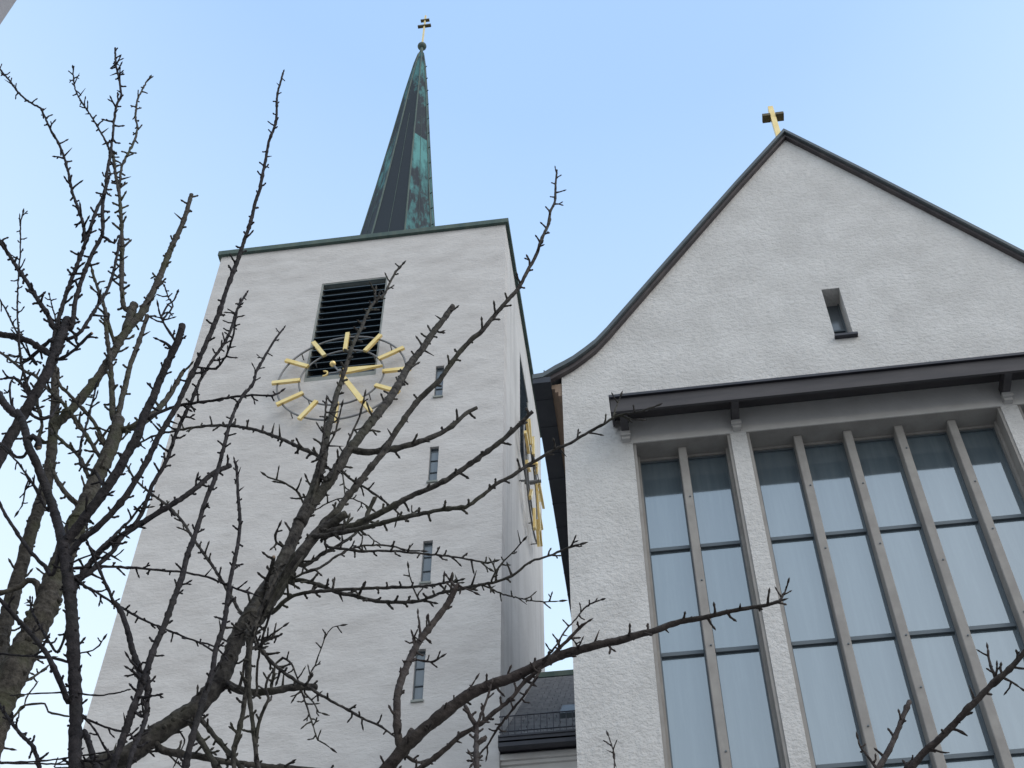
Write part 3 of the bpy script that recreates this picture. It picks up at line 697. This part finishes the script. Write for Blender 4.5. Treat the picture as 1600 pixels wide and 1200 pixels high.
A = Tree('fruit_tree', 'mossy old fruit tree with two thick trunks rising at the left edge', (-2.75, 4.9), 5.1, m_bark_moss, 11)
A.grow('''
M @5.1 54 29 0 | -38,1215 -16,1150 2,1095 24,1045 46,1000 68,958 84,910 100,868 112,838 125,805
M2 M 28 19 .1 | 120,818 138,778 152,745 168,712 180,680 186,652
T @5.3 27 11.5 0 | -8,1060 4,990 18,940 32,890 46,840 60,795 74,750 80,712 83,672 86,635 86,600 88,575
A1 T 15 6.5 .2 c | 82,668 97,655 115,636 135,612 150,594 163,574 178,550 190,528 206,507 222,488 239,456 252,427 270,382 287,345 299,304
A2 A1 14 14 .05 c | 197,514 203,497 206,484 210,476
A3 A2 8 4 .1 | 205,485 193,478 190,430 191,380 189,337 186,300 180,270 178,250 174,232
A3b A3 4.5 2.5 .1 | 186,300 190,262 200,240 210,220 215,200 212,185 214,160 220,145 228,130 234,121
A4 M2 10 6 .1 | 178,655 175,620 174,590 172,562 167,525 165,497 164,480
A5 A1 6 4 -.1 | 178,532 170,508 164,485 158,463 148,438 143,418
A6 M2 10 6 .15 c | 184,655 190,625 197,598 203,572 212,548 220,525 230,493
A7 M2 12 6 .1 | 190,672 215,664 237,650 258,627 274,602 288,576
A8 M2 7 4 -.1 | 166,700 150,665 132,642 107,615 93,600 88,575
A9 M2 7 4 .2 | 160,720 150,705 135,680 117,655 100,632 72,605 56,588 38,580 20,565 -6,546
A10 M2 7 5 0 | 146,757 137,742 125,715 110,700 92,685 80,672
A11 M 10 5 0 | 122,790 107,775 95,760 85,742 78,722
A12 T 6 3.5 .2 | 60,690 66,665 60,640 50,618 42,600 34,570 30,540 29,510
A13 M 12 7 -.1 n | 62,930 58,912 44,907 34,915 18,922 -8,928
A14 M 5 3 .1 | 40,1040 50,1035 62,1028 80,1027
A15 M 4 3 0 n | 22,1120 32,1105 50,1100 70,1100 75,1112 90,1116 112,1120
A16 M 3 2 0 n | 25,1128 30,1112 38,1105 40,1092 50,1078 60,1064
A17 M 5 2 .2 | 40,1064 60,1052 72,1043 80,1036
''')
A.stem('M', .17)
Bt = Tree('fruit_tree', 'fruit tree with a dark cut-back leader and upright twigs, left of the tower clock', (-1.9, 3.75), 3.9, m_bark_dark, 23)
Bt.grow('''
N @3.9 19 15 0 c | -40,790 -22,755 -4,722 14,688 32,655 50,625 64,600 76,577 88,548 97,522 106,500
N1 N 7 4.5 .1 | 82,545 88,510 98,477 108,447 124,405 136,372 150,330 164,300 168,265 174,236
N1b N1 4.5 3 .05 | 172,240 176,215 178,190 182,165 189,150 187,128 181,100 180,76
N1c N1 3.5 2 .08 | 172,236 166,222 158,208 148,190 135,170 122,150 116,132 114,106
N2 N 8 5 -.1 | 112,512 117,475 125,445 136,415 150,385 160,365 160,330 163,300 170,280
N2b N2 4.5 3 0 | 158,368 168,374 178,380 184,371
N3 N1 5 2.5 .1 | 134,378 130,350 122,325 113,300 104,258 92,225 80,205 68,178 62,168 47,160 30,146 14,125 -4,104
N4 N 8 5 .1 | 84,512 75,492 60,470 45,445 28,420 10,392 -8,365
N5 N 6 4 .1 | 104,530 125,520 138,500 154,476 170,448 180,412 187,372
N6 N 9 10 .1 n | 82,556 65,545 45,533 22,526 -10,521
N7 N 5 5 -.1 c | 92,562 112,550 128,535 137,527 144,520
N8 N 7 5 .05 | 88,538 78,532 62,547 44,562 36,568
N9 N8 4 2.5 0 | 58,570 50,562 38,542 25,517 12,490 -2,465
N10 N 3.6 2.2 -.2 | 48,628 40,592 33,562 29,520 27,480 29,430 32,387 32,350 36,332
N11 N 7 4 .1 | 46,640 50,628 34,600 20,590 4,592
N12 N 5 3 .1 n | 52,650 66,655 78,652 90,632
N13 N 5 3 0 | 30,660 18,630 15,605 20,592
N14 N 3.5 2 .1 n | 92,545 90,528 88,512
N15 N 3.2 1.8 .1 | 93,535 92,520 82,480 77,460
''')
Bt.stem('N', .09)
K = Tree('fruit_tree', 'dark slender fruit tree with an upright stem and long shoots at the lower left', (-1.42, 2.75), 2.9, m_bark_dark, 37)
K.grow('''
K @2.9 21 19 0 | 117,1225 118,1150 118,1080 114,1010 112,960 108,915 102,870 97,845
K1 K 16 11 .1 n | 98,850 90,818 80,785 68,752 56,722 44,696 40,675 34,655 26,642
K2 K1 9 14 .1 n | 30,652 20,645 8,632 -8,612
K3 K1 10 8 0 c | 42,690 52,682 60,688 61,700
K4 K1 5 4 .1 n | 45,700 38,712 26,714 12,702 -6,688
K5 K1 4 2.5 -.1 | 72,795 60,768 46,748 27,722 10,705 -5,690
F K 16.5 11 -.1 c | 100,850 112,835 128,815 146,791 165,765 185,735 201,705 215,680 226,647 240,620 248,598 256,580 267,555 279,530 285,508
F2 F 6 3.5 0 | 270,545 258,535 246,530
F3 F 4.5 2.5 -.1 | 276,535 262,515 252,497 247,478
F3b F3 3.5 2.2 0 | 252,495 260,480 272,468 277,457
F3c F3 3.2 2.2 .05 | 254,500 262,490 270,478 262,462 257,447
S1 K 10 3 -.25 | 106,868 125,845 150,826 176,800 200,770 220,737 237,705 252,675 275,637 292,600 307,570 322,537 340,495 355,450 372,405 382,375 392,345 400,312 405,300 409,280 415,250 420,222 431,190 433,150 438,130 443,112
S1b S1 4 2.5 -.1 | 310,574 337,576 350,562 357,548 365,520 370,487 375,470
S2 K 8 3.4 .1 | 112,905 135,898 150,885 175,862 190,840 212,817 222,800 232,775 240,755 260,720 270,692 282,662 300,625 310,600 332,562 350,537 362,512 372,480 386,457
S4 F 6 3 .1 | 232,652 260,640 287,632 325,627 362,621 400,617 425,618 440,611
S6 K 10 8 .15 c | 110,925 125,905 155,862 190,837 225,815 257,795 282,780 307,762 332,740 360,727
S6b S6 6 4 0 | 140,878 160,855 180,835 205,810 222,788
S10 K 4.5 2.6 -.1 | 116,902 132,915 150,925 175,941 200,955 227,970 252,980 280,992 307,1002 335,1010 352,1027
S11 S10 5 5 -.1 | 178,941 162,905 150,880 138,850
S11b S10 8 10 -.05 n | 178,940 190,957 200,987 207,1015 217,1045 224,1070
U1 F 5 3 .1 | 165,765 148,738 126,725 127,692 137,657 147,617 150,602
U2 K 10 6 -.1 | 106,1095 96,1070 83,1042 72,1020 50,992 25,965 -6,930
U3 K 5 3 .1 n | 107,1034 90,1030 62,1026 25,1024 -6,1021
U4 K 7 5 0 n | 98,845 82,897 70,884 57,872 40,852 25,830 10,807 -4,780
U5 K1 4 2.5 0 | 76,798 64,783 58,770 45,750 34,790 28,800
U6 K 3 2 .1 n | 120,1083 95,1082 50,1084 15,1087
U7 K 3 2.4 -.1 n | 122,1083 140,1086 162,1086 185,1082 205,1077
U8 K 4.5 3 .1 | 118,1120 130,1122 150,1130 170,1138 192,1144
U9 K 5 3 .15 | 108,960 104,985 90,1018 78,1005 60,975 50,955 47,935
U10 K 3.2 2 0 | 128,1020 145,1016 155,1008 162,998
W1 K 8 5 .2 | 68,1215 60,1190 50,1165 32,1147 15,1125 -6,1096
W2 K 3 2.6 0 n | -6,1192 50,1190 100,1185 150,1177 176,1174
W3 K 2.5 2 .1 | 85,1198 105,1185 125,1172
V1 K 12 9 .1 n | 152,1215 145,1182 138,1158 131,1140
V2 K 5 3 -.1 | 170,1186 160,1162 148,1140 134,1122
V3 K 3.2 2.2 -.1 n | 112,880 125,873 140,868 160,862 178,870 194,858
S3 @2.55 12 3 .25 | 172,1225 180,1188 190,1160 202,1125 214,1090 226,1058 240,1015 257,977 270,940 285,900 292,870 305,835 322,780 335,750 345,717 360,660 375,625 395,600 400,582 412,560 430,530 444,512
S3a S3 9 4 .1 | 188,1165 196,1140 208,1110 215,1080 218,1060 216,1040
S3b S3 8 8 .1 | 196,1215 205,1180 218,1150 228,1120 230,1090 231,1055
S3c S3 6 3 -.05 | 226,1068 212,1052 200,1044
S3d S3 6 3 -.05 | 224,1052 210,1040 200,1026
S3e S3 5 3 -.05 | 220,1090 234,1088 250,1085
S3f S3 5 3 -.05 | 208,1110 224,1120 222,1100
S8 @2.6 11 4 .1 | 284,1225 297,1165 310,1120 322,1080 332,1050 337,1015 350,975 357,925 362,895 370,860 375,817 372,775 370,735 366,718
S8b S8 4 2.5 0 | 338,1020 325,1012 315,1006
S9 K 4.5 3.5 .4 | 157,885 207,887 250,891 287,894 325,902 345,910 370,920 398,929
''')
K.stem('K', .055)
Bc = Tree('fruit_tree', 'rough-barked fruit tree whose thick limb climbs across the tower face in front of the clock', (-1.55, 3.3), 3.5, m_bark_grey, 51)
Bc.grow('''
B @3.5 37 23 0 | 90,1235 130,1208 165,1193 205,1178 238,1152 270,1130 302,1110 326,1085 346,1060 358,1030 370,1000 384,972 397,950
B1 B 24 8 .1 | 388,968 402,940 418,915 437,885 455,850 470,812 485,780 495,750 503,722 507,700 511,675 518,650 525,620 532,600
B1b B1 7 3 .1 | 530,606 540,575 552,537 565,512 575,487 587,470 600,460 610,440 620,422 629,413
B1c B1b 4.5 3.5 0 | 588,472 586,462 587,452
B2 B 24 15 -.05 | 392,975 408,960 425,935 440,912 455,888 473,862 490,840 505,822
B2s B2 15 13 -.02 c | 498,832 510,824 525,813 541,803
B2b B2 11 3 -.15 | 500,828 510,812 525,800 540,780 560,755 580,730 600,705 617,677 635,650 650,630 667,612 685,596 700,575 717,552 735,532 755,515 775,490 800,462 810,450 825,422 837,400 847,372 857,350 860,330 867,315 868,290 870,268
B3 B1 18 8.5 .2 c | 468,818 480,800 492,782 510,758 530,728 543,706 556,690 570,672 590,647 607,625 622,602 640,570 660,545 675,522 692,500 708,478
B4 B3 11 6 .1 c | 552,702 568,706 587,706 617,701 650,692 682,680 707,665 727,647 745,637
B5 B2 11 6 -.15 c | 512,832 535,826 555,820 582,807 612,792 642,775 675,762 705,745 735,725 762,705 782,690 800,674 816,659 832,643
B6 B2 9 3 -.25 | 480,840 512,836 550,829 587,820 625,810 662,802 700,795 727,792 750,777 775,757 800,744 820,730 845,715 867,702 892,692 920,675 945,662 960,652 978,647 1000,643 1026,634
B6b B6 3.2 2 0 | 957,655 962,640 967,625 970,618
B6c B6 3 2 0 | 975,650 988,655 1000,656
B7 B3 4 2.6 .1 | 533,735 550,750 575,765 590,775 605,787 618,797 627,806 640,804 650,799
B7b B2 9 7 0 c | 567,820 574,803 580,790 586,777
B8 B2 4.5 3 -.2 | 508,835 508,850 514,855 532,857 560,861 590,861 625,862 662,865 700,869 737,875 762,880 772,877
B8b B8 3 2 0 | 752,878 760,886 765,889
B9 B2 7 4 .1 | 475,884 505,865 532,850 555,834 560,828
B9b B2 4.5 2.5 .1 | 460,902 480,893 500,887 525,870 550,857 575,852 612,853 637,860 660,861
B9c B9 2 1.5 .1 n | 562,835 576,836 584,844 598,852
B10 B2 7 3.4 -.2 | 424,958 440,943 452,934 475,926 512,923 540,921 575,919 612,918 650,917 687,912 720,906
B11 B2 7 3.2 -.3 | 452,908 468,906 482,909 505,916 525,925 550,930 575,937 600,940 637,941 662,937 687,927 717,921 745,915 775,909 800,900 820,884 835,875 857,869 885,857 908,850
B12 B11 3.2 2 -.1 | 768,908 775,892 788,876 800,865 818,844
B14 B11 3 2 -.1 | 748,913 762,917 782,927 800,932 830,939 850,940 876,939
B15 B11 3 2 -.1 | 655,938 648,925 644,912 640,900 638,886
S5 B1 6 3.5 .3 | 510,727 500,714 475,702 448,690 430,682 400,672 375,667 340,665 310,667 287,671 250,678 225,688 203,706
S7 B1 6 3 .4 | 394,975 375,955 357,925 342,900 320,867 302,842 285,815 262,790 237,772 212,750 198,728 187,710
T4 B1 6 3 -.1 | 455,850 468,825 482,798 490,772 500,730 504,700 507,662 509,640 510,625
T5 B1 4 2.6 -.1 | 515,750 530,720 540,700 550,677 562,650 570,617
T6 B1 3.5 2.6 -.1 | 509,702 522,680 529,655 534,634
T7 B1 4 2.8 -.1 | 481,795 474,785 467,772 457,762 440,752 425,748 414,742
T8 B1 4.5 3.5 -.1 | 448,860 441,853 432,848 430,836 436,822
T10 B1 2.6 2 .1 | 488,798 505,790 520,782 545,778 565,785 580,795
T12 B1 3 2.4 0 | 532,738 537,755 540,780
G1 B 13 11 .1 c | 352,1068 375,1078 395,1082 425,1080 450,1075 475,1073 494,1074
G2 B 7 3 -.1 | 398,1000 412,1020 427,1037 457,1060 487,1077 512,1092 540,1107 567,1122 595,1135 617,1151
G3 G1 2.6 1.6 0 | 481,1068 486,1050 492,1040 502,1012 510,992 520,980 534,977
G4 G1 3.6 2 0 | 471,1080 482,1112 490,1137 497,1157 508,1163 518,1170
G4b G1 3 2 0 | 476,1082 490,1098 498,1113 505,1115
G5 G1 5 2.4 0 | 424,1075 427,1052 432,1035 442,1028 454,1035 461,1050 467,1065
Q1 B 9 7 -.1 | 360,1225 365,1175 375,1135 382,1098 386,1060 388,1020 387,985
Q2 B 8 6 -.2 | 402,1225 400,1180 395,1130 389,1080 390,1040 393,1000 405,960 422,920 440,880
Q3 Q2 6 4 -.1 | 400,1160 404,1130 414,1105 420,1090 415,1078 418,1062 425,1050
Q4 B2 5 3 -.2 | 405,1012 412,1002 424,992 434,985 444,978
Q5 B2 5 4 -.2 | 402,1010 415,1000 425,997 438,992
Q6 B1 5 4 -.2 | 386,985 374,984 364,976
Q7 B1 6 6 -.2 c | 412,925 418,905 424,888 428,870
Q8 B 5 5 -.3 n | 372,1075 384,1030 400,985 420,940 440,900 462,862
Q9 B 4 4 -.25 n | 396,1090 402,1040 412,990 430,940 452,900 474,868
R1 B 12 7 .3 | 250,1170 275,1177 312,1182 350,1190 400,1196 450,1200 500,1204 540,1212
R2 B 3.5 2 .1 | 258,1175 275,1190 290,1204
R3 B 3 2 .1 n | 288,1155 282,1175 270,1200
''')
Bc.stem('B', .11)
D = Tree('fruit_tree', 'smooth-barked fruit tree reaching from the bottom centre across the church window with one long bough', (.25, 2.55), 3.1, m_bark_red, 67)
D.grow('''
D @3.1 24 5 -.25 | 560,1265 585,1225 605,1200 622,1180 640,1160 662,1140 687,1120 712,1100 737,1083 762,1072 800,1059 825,1047 850,1035 882,1022 907,1015 937,1007 970,1000 1000,991 1025,985 1050,975 1075,969 1100,965 1137,956 1175,949 1200,945 1222,938
D1 D 4 2.4 0 | 1218,940 1226,925 1231,911
C D 13 9 .1 | 628,1172 622,1150 620,1107 622,1080 630,1055 645,1020 662,992 682,967 700,942 716,912
C1 C 5 2.6 0 | 650,1018 645,995 655,1000
C1b C 5 2.4 0 | 658,998 655,975 653,958
C1c C 4.5 2.4 0 | 668,988 667,975 667,966
C2 C 3.6 3 -.05 | 646,1030 662,1033 678,1033 690,1026
C3 C 4.5 2.6 0 | 712,918 704,908 698,900
C4 C 4.5 2.4 0 | 716,914 728,920 742,926
C5 C 8 8 0 c | 628,1160 638,1150 644,1140
D2 D 9 5 -.1 | 632,1222 650,1205 675,1188 700,1167 722,1147 745,1135 770,1115 800,1090 815,1070 832,1055 850,1038 875,1012 895,992 910,977 919,971
D2b D 5 4.5 .1 | 630,1178 645,1188 658,1191 672,1186
D3 D 3.4 2.2 -.1 | 846,1034 867,1012 882,987 900,967 917,947 940,937
D4 D2 4 3 .1 | 844,1048 820,1085 798,1112 775,1142 765,1160 750,1178 738,1194
D5 @2.75 9 7 .1 | 746,1225 745,1190 744,1160 745,1140 743,1128
D5a D5 8 6 0 c | 743,1132 735,1120 730,1108 727,1103
D5b D5 5 3 0 | 746,1132 752,1115 762,1090 768,1067
D5c D5 7 6 0 c | 746,1162 752,1156 760,1151
D5d D5 4 2.5 0 | 743,1200 738,1186 734,1178
D6 D 4 2.4 0 | 700,1102 715,1090 728,1080 736,1072 744,1060
D6b D 6 6 0 c | 682,1118 690,1108 694,1103
D7 D 3.4 2.4 -.05 | 905,1015 900,1006 896,1000
X1 @2.7 3 1.8 .1 | 961,1235 960,1200 960,1180 955,1162 950,1148
''')
D.stem('D', .075)
Et = Tree('fruit_tree', 'fruit tree whose forked branch enters at the lower right corner', (1.35, 2.3), 2.8, m_bark_red, 83)
Et.grow('''
E @2.8 13 8 -.2 | 1385,1262 1412,1218 1430,1192 1445,1174 1462,1160 1487,1135 1520,1100 1552,1068 1577,1046 1602,1018 1632,990
E2 E 11 8 .1 c | 1365,1222 1378,1192 1390,1170 1400,1148 1411,1120 1421,1096
E3 E2 5 2.6 0 | 1372,1204 1356,1182 1345,1168 1340,1153
E4 E 4.5 3 0 | 1412,1204 1420,1192 1432,1184
E5 E 5 3.4 0 | 1556,1062 1550,1045 1545,1030 1543,1012
E6 E 4.5 3 0 | 1566,1058 1580,1065 1596,1076
E7 E 5 4 0 n | 1482,1138 1495,1140 1512,1150
E8 E 4 3 0 n | 1456,1170 1470,1175 1484,1176
''')
Et.stem('E', .045)

for o in list(S.objects):
    if o.type == 'MESH':
        o.data.validate()
